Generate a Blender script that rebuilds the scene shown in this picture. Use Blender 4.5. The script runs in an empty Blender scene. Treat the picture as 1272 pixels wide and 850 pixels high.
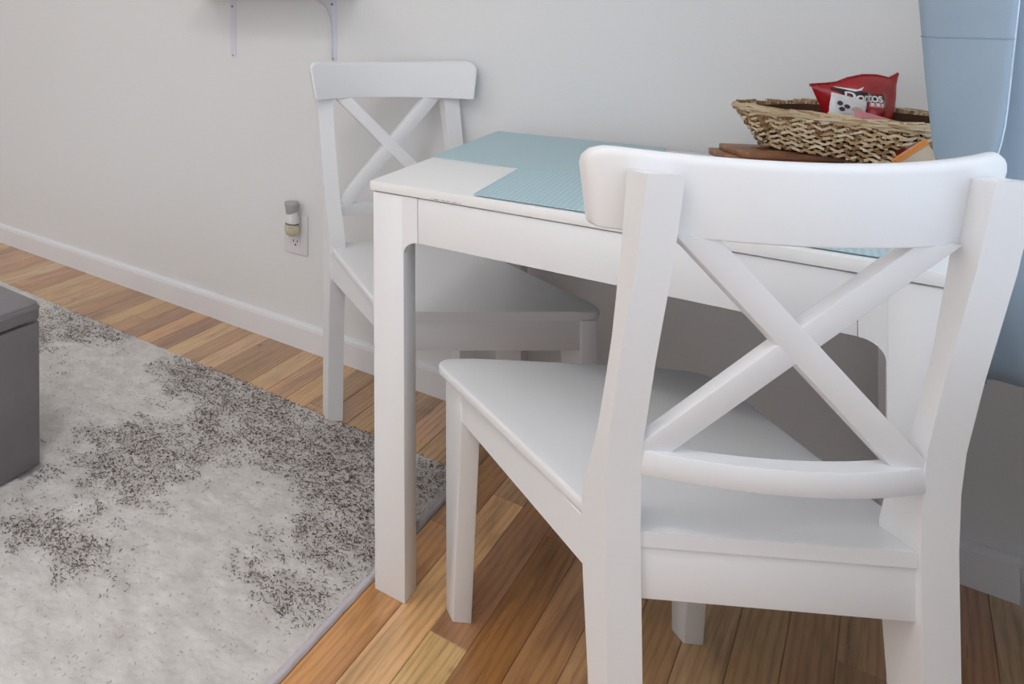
import bpy, bmesh, math, random
import numpy as np
from mathutils import Matrix, Vector

random.seed(7)
rng = np.random.default_rng(11)
C = bpy.context.scene.collection
SC = bpy.context.scene
PI = math.pi

# ------------------------------------------------------------------ camera
cam_data = bpy.data.cameras.new('camera')
cam = bpy.data.objects.new('camera', cam_data)
C.objects.link(cam)
_R = Vector((0.66864437, 0.74356843, -0.00454836))
_D = Vector((-0.00223463, -0.00410741, -0.99998907))
_F = Vector((-0.74357899, 0.66864723, -0.00108480))
cam.matrix_world = Matrix(((_R.x, -_D.x, -_F.x, 0.33484), (_R.y, -_D.y, -_F.y, -2.23350),
                           (_R.z, -_D.z, -_F.z, 1.07696), (0, 0, 0, 1)))
cam_data.sensor_fit = 'HORIZONTAL'
cam_data.sensor_width = 36.0
cam_data.lens = 968.10 / 1272 * 36.0
cam_data.shift_x = (636 - 49.16) / 1272
cam_data.shift_y = -(425 - 5.67) / 1272
cam_data.clip_start = 0.02
SC.camera = cam

# ------------------------------------------------------------------ light and exposure
SC.view_settings.view_transform = 'Standard'
SC.view_settings.look = 'None'
SC.view_settings.gamma = 1.0
SC.view_settings.exposure = -1.34
SC.view_settings.use_curve_mapping = False

world = bpy.data.worlds.new('sky')
SC.world = world
world.use_nodes = True
wn = world.node_tree.nodes
wn['Background'].inputs[0].default_value = (0.72, 0.83, 1.0, 1)
wn['Background'].inputs[1].default_value = 1.6


def area(name, loc, direction, sx, sy, power, color):
    d = bpy.data.lights.new(name, 'AREA')
    d.shape = 'RECTANGLE'
    d.size, d.size_y = sx, sy
    d.energy = power
    d.color = color
    o = bpy.data.objects.new(name, d)
    o.location = loc
    o.rotation_euler = Vector(direction).to_track_quat('-Z', 'Y').to_euler()
    C.objects.link(o)
    return o


# side window daylight, plus lights of two unseen windows added for fill
area('added_front_light', (-0.75, -5.52, 1.12), (0.0, 1, -0.02), 2.2, 1.95, 52, (0.97, 0.985, 1.0))
area('added_patio_light', (0.466, -3.65, 1.20), (-1, 0.25, -0.03), 1.5, 1.80, 24, (0.96, 0.98, 1.0))
area('daylight_side_window', (0.72, -1.04, 1.32), (-1, 0.0, -0.05), 1.40, 1.25, 12, (0.86, 0.93, 1.0))


# ------------------------------------------------------------------ materials
def lin(c):
    c = [x / 255 for x in c]
    return tuple(x / 12.92 if x <= 0.04045 else ((x + 0.055) / 1.055) ** 2.4 for x in c) + (1,)


class NT:
    """tiny helper around a material node tree"""

    def __init__(self, name, color=(200, 200, 200), rough=0.5, **kw):
        self.m = bpy.data.materials.new(name)
        self.m.use_nodes = True
        self.t = self.m.node_tree
        self.b = self.t.nodes['Principled BSDF']
        self.b.inputs['Base Color'].default_value = lin(color)
        self.b.inputs['Roughness'].default_value = rough
        for k, v in kw.items():
            self.b.inputs[k.replace('_', ' ')].default_value = v

    def n(self, typ, **kw):
        nd = self.t.nodes.new(typ)
        for k, v in kw.items():
            setattr(nd, k, v)
        return nd

    def l(self, a, b):
        self.t.links.new(a, b)

    def coord(self, scale=(1, 1, 1), kind='Object', rot=(0, 0, 0)):
        tc = self.n('ShaderNodeTexCoord')
        mp = self.n('ShaderNodeMapping')
        mp.inputs['Scale'].default_value = scale
        mp.inputs['Rotation'].default_value = rot
        self.l(tc.outputs[kind], mp.inputs['Vector'])
        return mp.outputs[0]

    def noise(self, vec, scale, detail=3, rough=0.5, dist=0.0):
        nd = self.n('ShaderNodeTexNoise')
        nd.inputs['Scale'].default_value = scale
        nd.inputs['Detail'].default_value = detail
        nd.inputs['Roughness'].default_value = rough
        nd.inputs['Distortion'].default_value = dist
        if vec is not None:
            self.l(vec, nd.inputs['Vector'])
        return nd.outputs['Fac']

    def ramp(self, fac, stops):
        nd = self.n('ShaderNodeValToRGB')
        e = nd.color_ramp.elements
        while len(e) < len(stops):
            e.new(0.5)
        for i, (p, c) in enumerate(stops):
            e[i].position = p
            e[i].color = c if len(c) == 4 else lin(c)
        self.l(fac, nd.inputs[0])
        return nd.outputs[0]

    def mix(self, fac, a, b, blend='MIX'):
        nd = self.n('ShaderNodeMix', data_type='RGBA', blend_type=blend)
        for sock, v in ((nd.inputs[0], fac), (nd.inputs[6], a), (nd.inputs[7], b)):
            if hasattr(v, 'is_linked'):
                self.l(v, sock)
            elif isinstance(v, (int, float)):
                sock.default_value = v
            else:
                sock.default_value = v if len(v) == 4 else lin(v)
        return nd.outputs[2]

    def math(self, op, a, b=0.0, clamp=False):
        nd = self.n('ShaderNodeMath', operation=op, use_clamp=clamp)
        for i, v in enumerate((a, b)):
            if hasattr(v, 'is_linked'):
                self.l(v, nd.inputs[i])
            else:
                nd.inputs[i].default_value = v
        return nd.outputs[0]

    def bump(self, h, strength=0.2, dist=0.001):
        nd = self.n('ShaderNodeBump')
        nd.inputs['Strength'].default_value = strength
        nd.inputs['Distance'].default_value = dist
        self.l(h, nd.inputs['Height'])
        self.l(nd.outputs[0], self.b.inputs['Normal'])

    def col(self, s):
        self.l(s, self.b.inputs['Base Color'])


def make_wall_mat(name, color):
    t = NT(name, color, 0.75)
    v = t.coord()
    n = t.noise(v, 190, 3, 0.6)
    t.bump(n, 0.22, 0.0012)
    return t.m


M = {}
M['wall'] = make_wall_mat('wall_paint', (233, 234, 235))
M['ceiling'] = make_wall_mat('ceiling_paint', (246, 246, 246))
M['trim'] = NT('trim_paint', (238, 239, 243), 0.42).m
M['subfloor'] = NT('subfloor_dark', (58, 36, 20), 0.9).m


def white_lacquer():
    t = NT('white_lacquer', (236, 237, 239), 0.34)
    v = t.coord()
    t.bump(t.noise(v, 420, 2), 0.06, 0.0004)
    return t.m


M['white'] = white_lacquer()
M['table_top'] = NT('table_top_foil', (240, 241, 241), 0.28).m
M['groove'] = NT('shadow_groove', (120, 118, 120), 0.8).m
M['scratch'] = NT('bare_chip', (176, 168, 164), 0.8).m


def oak():
    t = NT('oak_plank', (170, 120, 70), 0.36)
    oi = t.n('ShaderNodeObjectInfo')
    tc = t.n('ShaderNodeTexCoord')
    off = t.n('ShaderNodeVectorMath', operation='MULTIPLY_ADD')
    comb = t.n('ShaderNodeCombineXYZ')
    for i in range(3):
        t.l(oi.outputs['Random'], comb.inputs[i])
    t.l(comb.outputs[0], off.inputs[0])
    off.inputs[1].default_value = (31.0, 57.0, 17.0)
    t.l(tc.outputs['Object'], off.inputs[2])

    def mapped(s):
        mp = t.n('ShaderNodeMapping')
        mp.inputs['Scale'].default_value = s
        t.l(off.outputs[0], mp.inputs['Vector'])
        return mp.outputs[0]
    fine = t.noise(mapped((170, 9, 60)), 1.0, 4, 0.6)
    broad = t.noise(mapped((26, 2.2, 20)), 1.0, 3, 0.55, 0.8)
    # cathedral figure
    wave = t.n('ShaderNodeTexWave', wave_type='BANDS', bands_direction='X')
    wave.inputs['Scale'].default_value = 1.0
    wave.inputs['Distortion'].default_value = 7.0
    wave.inputs['Detail'].default_value = 2.0
    wave.inputs['Detail Scale'].default_value = 0.6
    t.l(mapped((26, 3.0, 20)), wave.inputs['Vector'])
    base = oi.outputs['Color']
    g1 = t.ramp(broad, [(0.28, (0.55, 0.50, 0.44, 1)), (0.5, (1, 1, 1, 1)), (0.75, (1.12, 1.10, 1.08, 1))])
    g2 = t.ramp(fine, [(0.30, (0.62, 0.55, 0.48, 1)), (0.52, (1, 1, 1, 1)), (1.0, (1.08, 1.06, 1.03, 1))])
    g3 = t.ramp(wave.outputs['Fac'], [(0.0, (0.70, 0.63, 0.56, 1)), (0.35, (1, 1, 1, 1)), (1.0, (1.05, 1.04, 1.02, 1))])
    c = t.mix(0.85, base, g1, 'MULTIPLY')
    c = t.mix(0.6, c, g2, 'MULTIPLY')
    c = t.mix(0.55, c, g3, 'MULTIPLY')
    # small knots and worm marks
    vor = t.n('ShaderNodeTexVoronoi')
    vor.inputs['Scale'].default_value = 1.0
    t.l(mapped((13, 4.5, 9)), vor.inputs['Vector'])
    knot = t.ramp(vor.outputs['Distance'], [(0.0, (1, 1, 1, 1)), (0.045, (1, 1, 1, 1)), (0.09, (0, 0, 0, 1))])
    kk = t.math('MULTIPLY', knot, 0.75)
    c = t.mix(kk, c, (70, 40, 20))
    t.col(c)
    rr = t.ramp(fine, [(0.2, (0.42, 0.42, 0.42, 1)), (0.7, (0.27, 0.27, 0.27, 1))])
    t.l(rr, t.b.inputs['Roughness'])
    t.bump(fine, 0.12, 0.0006)
    t.b.inputs['Coat Weight'].default_value = 0.8
    t.b.inputs['Specular IOR Level'].default_value = 0.75
    t.b.inputs['Coat Roughness'].default_value = 0.22
    return t.m


M['oak'] = oak()


def rug_pile():
    t = NT('rug_pile', (200, 196, 192), 0.95)
    at = t.n('ShaderNodeAttribute', attribute_name='mask')
    dens = at.outputs['Fac']
    v = t.coord()
    n1 = t.noise(v, 150, 2, 0.5, 1.6)
    n2 = t.noise(v, 620, 2, 0.6)
    n3 = t.noise(v, 21, 4, 0.6)
    base = t.ramp(n3, [(0.3, (204, 198, 194)), (0.5, (220, 216, 212)), (0.7, (236, 232, 229))])
    base = t.mix(t.math('MULTIPLY', n2, 0.35), base, (192, 189, 188), 'MIX')
    # short dark curls: thin iso-lines of a warped noise, kept where the motif is dark
    d = t.math('ABSOLUTE', t.math('SUBTRACT', n1, 0.5))
    wid = t.math('MULTIPLY', dens, 0.085)
    curl = t.math('SUBTRACT', 1.0, t.math('DIVIDE', d, t.math('MAXIMUM', wid, 0.0008)), True)
    brk = t.noise(v, 260, 2, 0.5)
    curl = t.math('MULTIPLY', curl, t.ramp(brk, [(0.42, (0, 0, 0, 1)), (0.54, (1, 1, 1, 1))]))
    tone = t.ramp(t.noise(v, 60, 2), [(0.35, (78, 62, 54)), (0.65, (112, 102, 98))])
    veil = t.math('MULTIPLY', dens, 0.22)
    base = t.mix(veil, base, (150, 142, 137))
    c = t.mix(t.math('MULTIPLY', curl, 0.7, True), base, tone)
    t.col(c)
    t.bump(t.math('ADD', n2, t.math('MULTIPLY', curl, 0.6)), 0.55, 0.0025)
    t.b.inputs['Sheen Weight'].default_value = 0.15
    return t.m


M['rug'] = rug_pile()


def yarn(name, stops):
    t = NT(name, (200, 196, 190), 0.95)
    at = t.n('ShaderNodeAttribute', attribute_name='tone')
    t.col(t.ramp(at.outputs['Fac'], stops))
    return t.m


M['yarn_dark'] = yarn('dark_yarn', [(0.0, (72, 53, 43)), (0.4, (104, 84, 73)), (0.8, (144, 127, 118)), (1.0, (166, 155, 149))])
M['yarn_pale'] = yarn('pale_yarn', [(0.0, (200, 195, 192)), (0.5, (217, 213, 210)), (1.0, (234, 230, 227))])


def cloth(name, color, rough=0.9, scale=900):
    t = NT(name, color, rough)
    v = t.coord()
    t.bump(t.noise(v, scale, 2), 0.25, 0.0005)
    return t.m


M['binding'] = cloth('rug_binding', (205, 199, 205))


def leather():
    t = NT('grey_leatherette', (110, 106, 110), 0.40)
    v = t.coord()
    n = t.noise(v, 9, 3, 0.6)
    c = t.mix(n, (110, 106, 109), (128, 124, 127))
    t.col(c)
    vor = t.n('ShaderNodeTexVoronoi')
    vor.inputs['Scale'].default_value = 520
    t.l(v, vor.inputs['Vector'])
    t.bump(vor.outputs['Distance'], 0.12, 0.0005)
    return t.m


M['leather'] = leather()
M['black'] = NT('black_plastic', (22, 21, 22), 0.5).m


def curtain_mat():
    t = NT('blue_curtain_cloth', (164, 182, 198), 0.62)
    v = t.coord((1, 1, 1))
    w = t.noise(t.coord((40, 40, 900)), 1.0, 2)
    t.bump(w, 0.10, 0.0006)
    c = t.mix(t.noise(v, 14, 2), (178, 196, 211), (190, 206, 219))
    t.col(c)
    tr = t.n('ShaderNodeBsdfTranslucent')
    t.l(c, tr.inputs['Color'])
    mx = t.n('ShaderNodeMixShader')
    mx.inputs[0].default_value = 0.40
    t.l(t.b.outputs[0], mx.inputs[1])
    t.l(tr.outputs[0], mx.inputs[2])
    t.l(mx.outputs[0], t.t.nodes['Material Output'].inputs['Surface'])
    t.b.inputs['Sheen Weight'].default_value = 0.1
    return t.m


M['curtain'] = curtain_mat()
M['curtain_edge'] = NT('curtain_selvage', (205, 222, 236), 0.7).m
M['curtain_thread'] = NT('curtain_thread', (128, 156, 178), 0.7).m


def mat_cloth(name, a, b, rot):
    t = NT(name, a, 0.75)
    v = t.coord((1, 1, 1), rot=(0, 0, rot))
    w = t.n('ShaderNodeTexWave', wave_type='BANDS', bands_direction='X')
    w.inputs['Scale'].default_value = 42
    w.inputs['Distortion'].default_value = 0.25
    t.l(v, w.inputs['Vector'])
    c = t.mix(w.outputs['Fac'], a, b)
    fl = t.noise(t.coord((90, 700, 90), rot=(0, 0, rot)), 1.0, 2)
    c = t.mix(t.math('MULTIPLY', fl, 0.35), c, (208, 232, 236))
    t.col(c)
    t.bump(w.outputs['Fac'], 0.35, 0.0006)
    return t.m


M['placemat'] = mat_cloth('woven_vinyl_blue', (166, 196, 206), (184, 211, 219), 0)
M['placemat_far'] = mat_cloth('woven_vinyl_blue_across', (168, 196, 204), (182, 208, 215), PI / 2)


def straw():
    t = NT('seagrass', (190, 165, 128), 0.8)
    oi = t.n('ShaderNodeAttribute', attribute_name='tone')
    c = t.ramp(oi.outputs['Fac'], [(0.0, (112, 78, 46)), (0.35, (172, 140, 100)), (0.7, (214, 192, 156)), (1.0, (236, 222, 194))])
    v = t.coord((1, 1, 1))
    n = t.noise(v, 400, 3)
    c = t.mix(t.math('MULTIPLY', n, 0.5), c, (120, 88, 56), 'MIX')
    t.col(c)
    t.bump(n, 0.3, 0.0006)
    return t.m


M['straw'] = straw()
M['straw_dark'] = NT('seagrass_gap_shade', (66, 42, 24), 0.9).m  # shade of the gaps between strands, put into a darker brown


def board_wood():
    t = NT('walnut_board', (140, 94, 62), 0.45)
    n = t.noise(t.coord((8, 70, 40)), 1.0, 3, 0.6, 0.4)
    t.col(t.ramp(n, [(0.3, (112, 72, 46)), (0.55, (150, 104, 72)), (0.8, (176, 132, 98))]))
    return t.m


M['board'] = board_wood()
M['engrave'] = NT('burnt_engraving', (74, 46, 30), 0.8).m


def foil(name, color, rough=0.25):
    t = NT(name, color, rough)
    v = t.coord()
    t.bump(t.noise(v, 45, 3, 0.55, 0.6), 0.35, 0.004)
    t.b.inputs['Coat Weight'].default_value = 0.5
    t.b.inputs['Coat Roughness'].default_value = 0.15
    return t.m


M['red_foil'] = foil('red_snack_foil', (168, 24, 30))
M['darkred_foil'] = foil('dark_red_foil', (112, 22, 24))
M['print_white'] = NT('white_print', (236, 232, 230), 0.4).m
M['print_black'] = NT('black_print', (28, 22, 24), 0.4).m
M['paper_white'] = foil('white_sachet_foil', (232, 230, 228), 0.45)
M['pink_foil'] = foil('pink_sachet_foil', (214, 132, 140), 0.35)
M['cream_foil'] = foil('cream_sachet_foil', (206, 184, 156), 0.45)
M['orange'] = NT('orange_print', (226, 138, 44), 0.4).m
M['blue_print'] = NT('blue_print', (120, 150, 190), 0.4).m
M['brown_print'] = NT('brown_print', (150, 96, 60), 0.5).m
M['dot'] = NT('dark_berry_print', (62, 54, 62), 0.5).m
M['plate'] = NT('outlet_plastic', (232, 231, 234), 0.35).m
M['slot'] = NT('outlet_slot', (40, 38, 38), 0.7).m
M['cap_grey'] = NT('grey_cap', (172, 172, 174), 0.4).m
M['metal_white'] = NT('white_enamelled_steel', (224, 226, 236), 0.35).m
M['screw'] = NT('screw_steel', (120, 116, 112), 0.35, Metallic=0.8).m
M['cable'] = NT('white_cable', (238, 238, 238), 0.45).m
M['steel'] = NT('brushed_steel', (170, 170, 172), 0.35, Metallic=0.9).m


def glass_mat(name, color, rough=0.02):
    t = NT(name, color, rough)
    t.b.inputs['Transmission Weight'].default_value = 1.0
    t.b.inputs['IOR'].default_value = 1.45
    return t.m


M['amber'] = NT('amber_oil', (232, 225, 194), 0.12, Transmission_Weight=0.3, IOR=1.3).m
M['clear'] = glass_mat('clear_glass', (246, 244, 238))


def pane_mat():
    t = NT('window_pane', (255, 255, 255), 0.0)
    tr = t.n('ShaderNodeBsdfTransparent')
    gl = t.n('ShaderNodeBsdfGlossy')
    gl.inputs['Roughness'].default_value = 0.0
    mx = t.n('ShaderNodeMixShader')
    mx.inputs[0].default_value = 0.06
    t.l(tr.outputs[0], mx.inputs[1])
    t.l(gl.outputs[0], mx.inputs[2])
    t.l(mx.outputs[0], t.t.nodes['Material Output'].inputs['Surface'])
    return t.m


M['pane'] = pane_mat()
_t = NT('added_light_diffuser', (250, 248, 244), 0.5)  # glowing cover of the added ceiling lights
_t.b.inputs['Emission Color'].default_value = (1, 0.95, 0.88, 1)
_t.b.inputs['Emission Strength'].default_value = 3.0
M['lamp'] = _t.m


# ------------------------------------------------------------------ geometry helpers
def link(name, me, mat, parent=None, smooth=35):
    if mat is not None:
        me.materials.append(mat)
    if smooth:
        me.polygons.foreach_set('use_smooth', [True] * len(me.polygons))
        me.set_sharp_from_angle(angle=math.radians(smooth))
    o = bpy.data.objects.new(name, me)
    C.objects.link(o)
    if parent is not None:
        o.parent = parent
    return o


def from_bm(name, bm, mat, parent=None, smooth=35):
    bmesh.ops.recalc_face_normals(bm, faces=bm.faces)
    me = bpy.data.meshes.new(name)
    bm.to_mesh(me)
    bm.free()
    return link(name, me, mat, parent, smooth)


def bev(bm, w, seg=2, edges=None):
    if w:
        bmesh.ops.bevel(bm, geom=list(edges if edges is not None else bm.edges), offset=w, segments=seg,
                        affect='EDGES', profile=0.5, clamp_overlap=True)


def add_box(bm, lo, hi):
    x0, y0, z0 = lo
    x1, y1, z1 = hi
    v = [bm.verts.new(p) for p in ((x0, y0, z0), (x1, y0, z0), (x1, y1, z0), (x0, y1, z0),
                                   (x0, y0, z1), (x1, y0, z1), (x1, y1, z1), (x0, y1, z1))]
    for f in ((3, 2, 1, 0), (4, 5, 6, 7), (0, 1, 5, 4), (1, 2, 6, 5), (2, 3, 7, 6), (3, 0, 4, 7)):
        bm.faces.new([v[i] for i in f])


def add_prism(bm, poly, f, a, b):
    """extrude 2D polygon; f(u, v, w) -> xyz, w from a to b"""
    A = [bm.verts.new(f(u, v, a)) for u, v in poly]
    B = [bm.verts.new(f(u, v, b)) for u, v in poly]
    n = len(poly)
    bm.faces.new(A[::-1])
    bm.faces.new(B)
    for i in range(n):
        bm.faces.new([A[i], A[(i + 1) % n], B[(i + 1) % n], B[i]])


def add_loft(bm, loops, closed=True, caps=True):
    V = [[bm.verts.new(p) for p in lp] for lp in loops]
    n = len(loops[0])
    for a, b in zip(V[:-1], V[1:]):
        for i in range(n if closed else n - 1):
            j = (i + 1) % n
            bm.faces.new([a[i], a[j], b[j], b[i]])
    if caps:
        bm.faces.new(V[0][::-1])
        bm.faces.new(V[-1])


def add_tube(bm, pts, r, seg=8, up=(0, 0, 1)):
    pts = [Vector(p) for p in pts]
    loops = []
    for i, p in enumerate(pts):
        t = (pts[min(i + 1, len(pts) - 1)] - pts[max(i - 1, 0)]).normalized()
        u = Vector(up)
        if abs(t.dot(u)) > 0.95:
            u = Vector((1, 0, 0))
        s = t.cross(u).normalized()
        w = s.cross(t)
        rr = r[i] if isinstance(r, (list, tuple)) else r
        loops.append([p + s * (math.cos(2 * PI * k / seg) * rr) + w * (math.sin(2 * PI * k / seg) * rr) for k in range(seg)])
    add_loft(bm, loops)


def add_lathe(bm, prof, c=(0, 0, 0), seg=20):
    loops = [[(c[0] + r * math.cos(2 * PI * k / seg), c[1] + r * math.sin(2 * PI * k / seg), c[2] + z) for k in range(seg)]
             for r, z in prof]
    add_loft(bm, loops)


def box(name, lo, hi, mat, parent=None, b=0.0, seg=2):
    bm = bmesh.new()
    add_box(bm, lo, hi)
    bev(bm, b, seg)
    return from_bm(name, bm, mat, parent)


def empty(name, loc, rz=0.0):
    o = bpy.data.objects.new(name, None)
    o.location = loc
    o.rotation_euler = (0, 0, rz)
    o.empty_display_size = 0.05
    C.objects.link(o)
    return o


def tag(o, label=None, cat=None, group=None, kind=None):
    if label:
        o['label'] = label
    if cat:
        o['category'] = cat
    if group:
        o['group'] = group
    if kind:
        o['kind'] = kind
    return o


def struct(o, label=None):
    o['kind'] = 'structure'
    if label:
        o['label'] = label
    return o


def copy_thing(root):
    r = root.copy()
    C.objects.link(r)
    for ch in list(root.children):
        c = ch.copy()
        C.objects.link(c)
        c.parent = r
        for g in list(ch.children):
            d = g.copy()
            C.objects.link(d)
            d.parent = c
    return r


# ------------------------------------------------------------------ room shell
X0, X1, Y0, Y1, ZC = -3.4, 0.4855, -5.6, 0.0, 2.44
T = 0.12
box_floor = struct(box('floor', (X0 - T, Y0 - T, -0.10), (X1 + T, Y1 + T, -0.0125), M['subfloor']),
                   'floor of narrow oak strips')
struct(box('ceiling', (X0 - T, Y0 - T, ZC), (X1 + T, Y1 + T, ZC + 0.1), M['ceiling']))
struct(box('wall_back', (X0 - T, Y1, -0.1), (X1 + T, Y1 + T, ZC), M['wall']), 'pale grey painted wall behind the table')
struct(box('wall_left', (X0 - T, Y0 - T, -0.1), (X0, Y1, ZC), M['wall']))


def wall_with_hole(name, axis, a0, a1, lo, hi, h0, h1, t0, t1):
    bm = bmesh.new()
    for (p0, p1, q0, q1) in ((a0, a1, -0.1, h0), (a0, a1, h1, ZC), (a0, lo, h0, h1), (hi, a1, h0, h1)):
        if axis == 'y':
            add_box(bm, (t0, p0, q0), (t1, p1, q1))
        else:
            add_box(bm, (p0, t0, q0), (p1, t1, q1))
    return struct(from_bm(name, bm, M['wall'], smooth=0))


bm = bmesh.new()
for (p0, p1, q0, q1) in ((Y0 - T, Y1, -0.1, 0.30), (Y0 - T, -4.5, 0.30, ZC), (-4.5, -2.8, 2.2, ZC), (-2.8, -1.78, 0.30, ZC),
                         (-1.78, -0.30, 0.30, 0.66), (-1.78, -0.30, 1.98, ZC), (-0.30, Y1, 0.30, ZC)):
    add_box(bm, (X1, p0, q0), (X1 + T, p1, q1))
struct(from_bm('wall_right', bm, M['wall'], smooth=0))
wall_with_hole('wall_front', 'x', X0, X1, -1.95, 0.40, 0.10, 2.2, Y0 - T, Y0)


def window(name, axis, a0, a1, z0, z1, plane, depth):
    w = empty(name, (0, 0, 0))
    struct(w)

    def bx(nm, p0, p1, q0, q1, m, d0, d1, b=0.002):
        if axis == 'y':
            return box(nm, (plane + d0, p0, q0), (plane + d1, p1, q1), m, w, b)
        return box(nm, (p0, plane - d1, q0), (p1, plane - d0, q1), m, w, b)
    f = 0.045
    mid = (a0 + a1) / 2
    bx('window_frame', a0, a0 + f, z0, z1, M['trim'], 0.03, 0.09)
    bx('window_frame', a1 - f, a1, z0, z1, M['trim'], 0.03, 0.09)
    bx('window_frame', a0 + f, a1 - f, z0, z0 + f, M['trim'], 0.03, 0.09)
    bx('window_frame', a0 + f, a1 - f, z1 - f, z1, M['trim'], 0.03, 0.09)
    bx('window_frame', mid - 0.02, mid + 0.02, z0 + f, z1 - f, M['trim'], 0.03, 0.09)
    bx('pane', a0 + f, mid - 0.02, z0 + f, z1 - f, M['pane'], 0.055, 0.061, 0)
    bx('pane', mid + 0.02, a1 - f, z0 + f, z1 - f, M['pane'], 0.055, 0.061, 0)


window('window_1', 'y', -1.78, -0.30, 0.66, 1.98, X1, T)
window('added_window_2', 'x', -1.95, 0.40, 0.10, 2.2, Y0, T)  # unseen window, added as a source for the front fill
window('added_window_3', 'y', -4.5, -2.8, 0.30, 2.2, X1, T)  # unseen window, added to light the room from the right

# baseboards: flat board with a stepped, moulded top
BB = [(0, 0), (0.018, 0), (0.018, 0.066), (0.0155, 0.068), (0.0155, 0.072), (0.012, 0.077), (0.008, 0.0795), (0, 0.0805)]


def baseboard(name, f, a, b, label=None):
    bm = bmesh.new()
    add_prism(bm, BB, f, a, b)
    struct(from_bm(name, bm, M['trim'], smooth=30), label)


baseboard('baseboard_back', lambda u, v, w: (w, Y1 - u, v), X0 + 0.018, X1, 'white moulded baseboard along the pale wall')
baseboard('baseboard_right', lambda u, v, w: (X1 - u, w, v), Y0 + 0.018, Y1 - 0.018)
baseboard('baseboard_left', lambda u, v, w: (X0 + u, w, v), Y0 + 0.018, Y1)
baseboard('baseboard_front', lambda u, v, w: (w, Y0 + u, v), X0, X1)

# oak strip floor: every strip a part of the floor
PITCH, XK = 0.0586, -0.2715
TONES = [(174, 134, 88), (168, 126, 80), (184, 146, 100), (160, 118, 74), (190, 154, 110), (172, 130, 86), (154, 112, 70), (180, 140, 94)]
fixed = {1: [-0.847], -1: [-0.548], -20: [-0.20], 0: [-1.55, -0.36], 2: [-1.52, -0.43], 3: [-1.35, -0.40], -2: [-1.3, -0.12],
         -9: [-0.62], -16: [-0.33, -1.2]}
fixed_tone = {(0, 1): (208, 168, 114), (1, 0): (200, 160, 110), (1, 1): (158, 114, 76), (2, 1): (154, 106, 58), (3, 1): (170, 128, 80),
              (-1, 0): (186, 138, 80), (-1, 1): (170, 122, 68), (2, 2): (160, 114, 66), (3, 2): (152, 108, 66)}


def plank(x0, x1, y0, y1, tone):
    g, ch = 0.0003, 0.0010
    cx, cy = (x0 + x1) / 2, (y0 + y1) / 2
    hx, hy = (x1 - x0) / 2 - g, (y1 - y0) / 2 - g
    v = []
    for dz, k in ((-0.0125, 0), (-ch * 0.7, 0), (0.0, ch)):
        v += [(-hx + k, -hy + k, dz), (hx - k, -hy + k, dz), (hx - k, hy - k, dz), (-hx + k, hy - k, dz)]
    f = [(3, 2, 1, 0), (8, 9, 10, 11)]
    for r in (0, 4):
        for i in range(4):
            j = (i + 1) % 4
            f.append((r + i, r + j, r + 4 + j, r + 4 + i))
    me = bpy.data.meshes.new('floor_plank')
    me.from_pydata(v, [], f)
    o = link('floor_plank', me, M['oak'], box_floor, smooth=0)
    o.location = (cx, cy, 0)
    o.color = lin(tone)


k0 = math.floor((X0 - XK) / PITCH)
k1 = math.floor((X1 - 0.001 - XK) / PITCH)
for k in range(k0, k1 + 1):
    xa, xb = max(X0, XK + k * PITCH), min(X1, XK + (k + 1) * PITCH)
    cuts = list(fixed.get(k, []))
    lo = min(cuts) if cuts else None
    y = Y1 - random.uniform(0.25, 0.95) if not cuts else lo
    if not cuts:
        cuts.append(y)
    while y > Y0 + 0.5:
        y -= random.uniform(0.75, 1.3) if y > -1.5 else random.uniform(1.7, 2.4)
        if y > Y0 + 0.2:
            cuts.append(y)
    ys = sorted([Y0, Y1] + cuts)
    # segments counted from the camera side of the first fixed joint
    for i in range(len(ys) - 1):
        tone = random.choice(TONES)
        if k in fixed:
            fi = sum(1 for c in fixed[k] if c < (ys[i] + ys[i + 1]) / 2)
            tone = fixed_tone.get((k, fi), tone)
        tone = tuple(max(0, min(255, c * 1.15 + random.uniform(-5, 5))) for c in tone)
        plank(xa, xb, ys[i], ys[i + 1], tone)

# ------------------------------------------------------------------ area rug
RX0, RX1, RY0, RY1 = -2.55, -0.331, -1.95, -0.336


def value_noise(x, y, s, seed):
    r = np.random.default_rng(seed)
    g = r.random((256, 256))
    u, v = x * s + 40, y * s + 40
    iu, iv = np.floor(u).astype(int), np.floor(v).astype(int)
    fu, fv = u - iu, v - iv
    fu, fv = fu * fu * (3 - 2 * fu), fv * fv * (3 - 2 * fv)
    a, b = g[iu % 256, iv % 256], g[(iu + 1) % 256, iv % 256]
    c, d = g[iu % 256, (iv + 1) % 256], g[(iu + 1) % 256, (iv + 1) % 256]
    return (a * (1 - fu) + b * fu) * (1 - fv) + (c * (1 - fu) + d * fu) * fv


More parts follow.
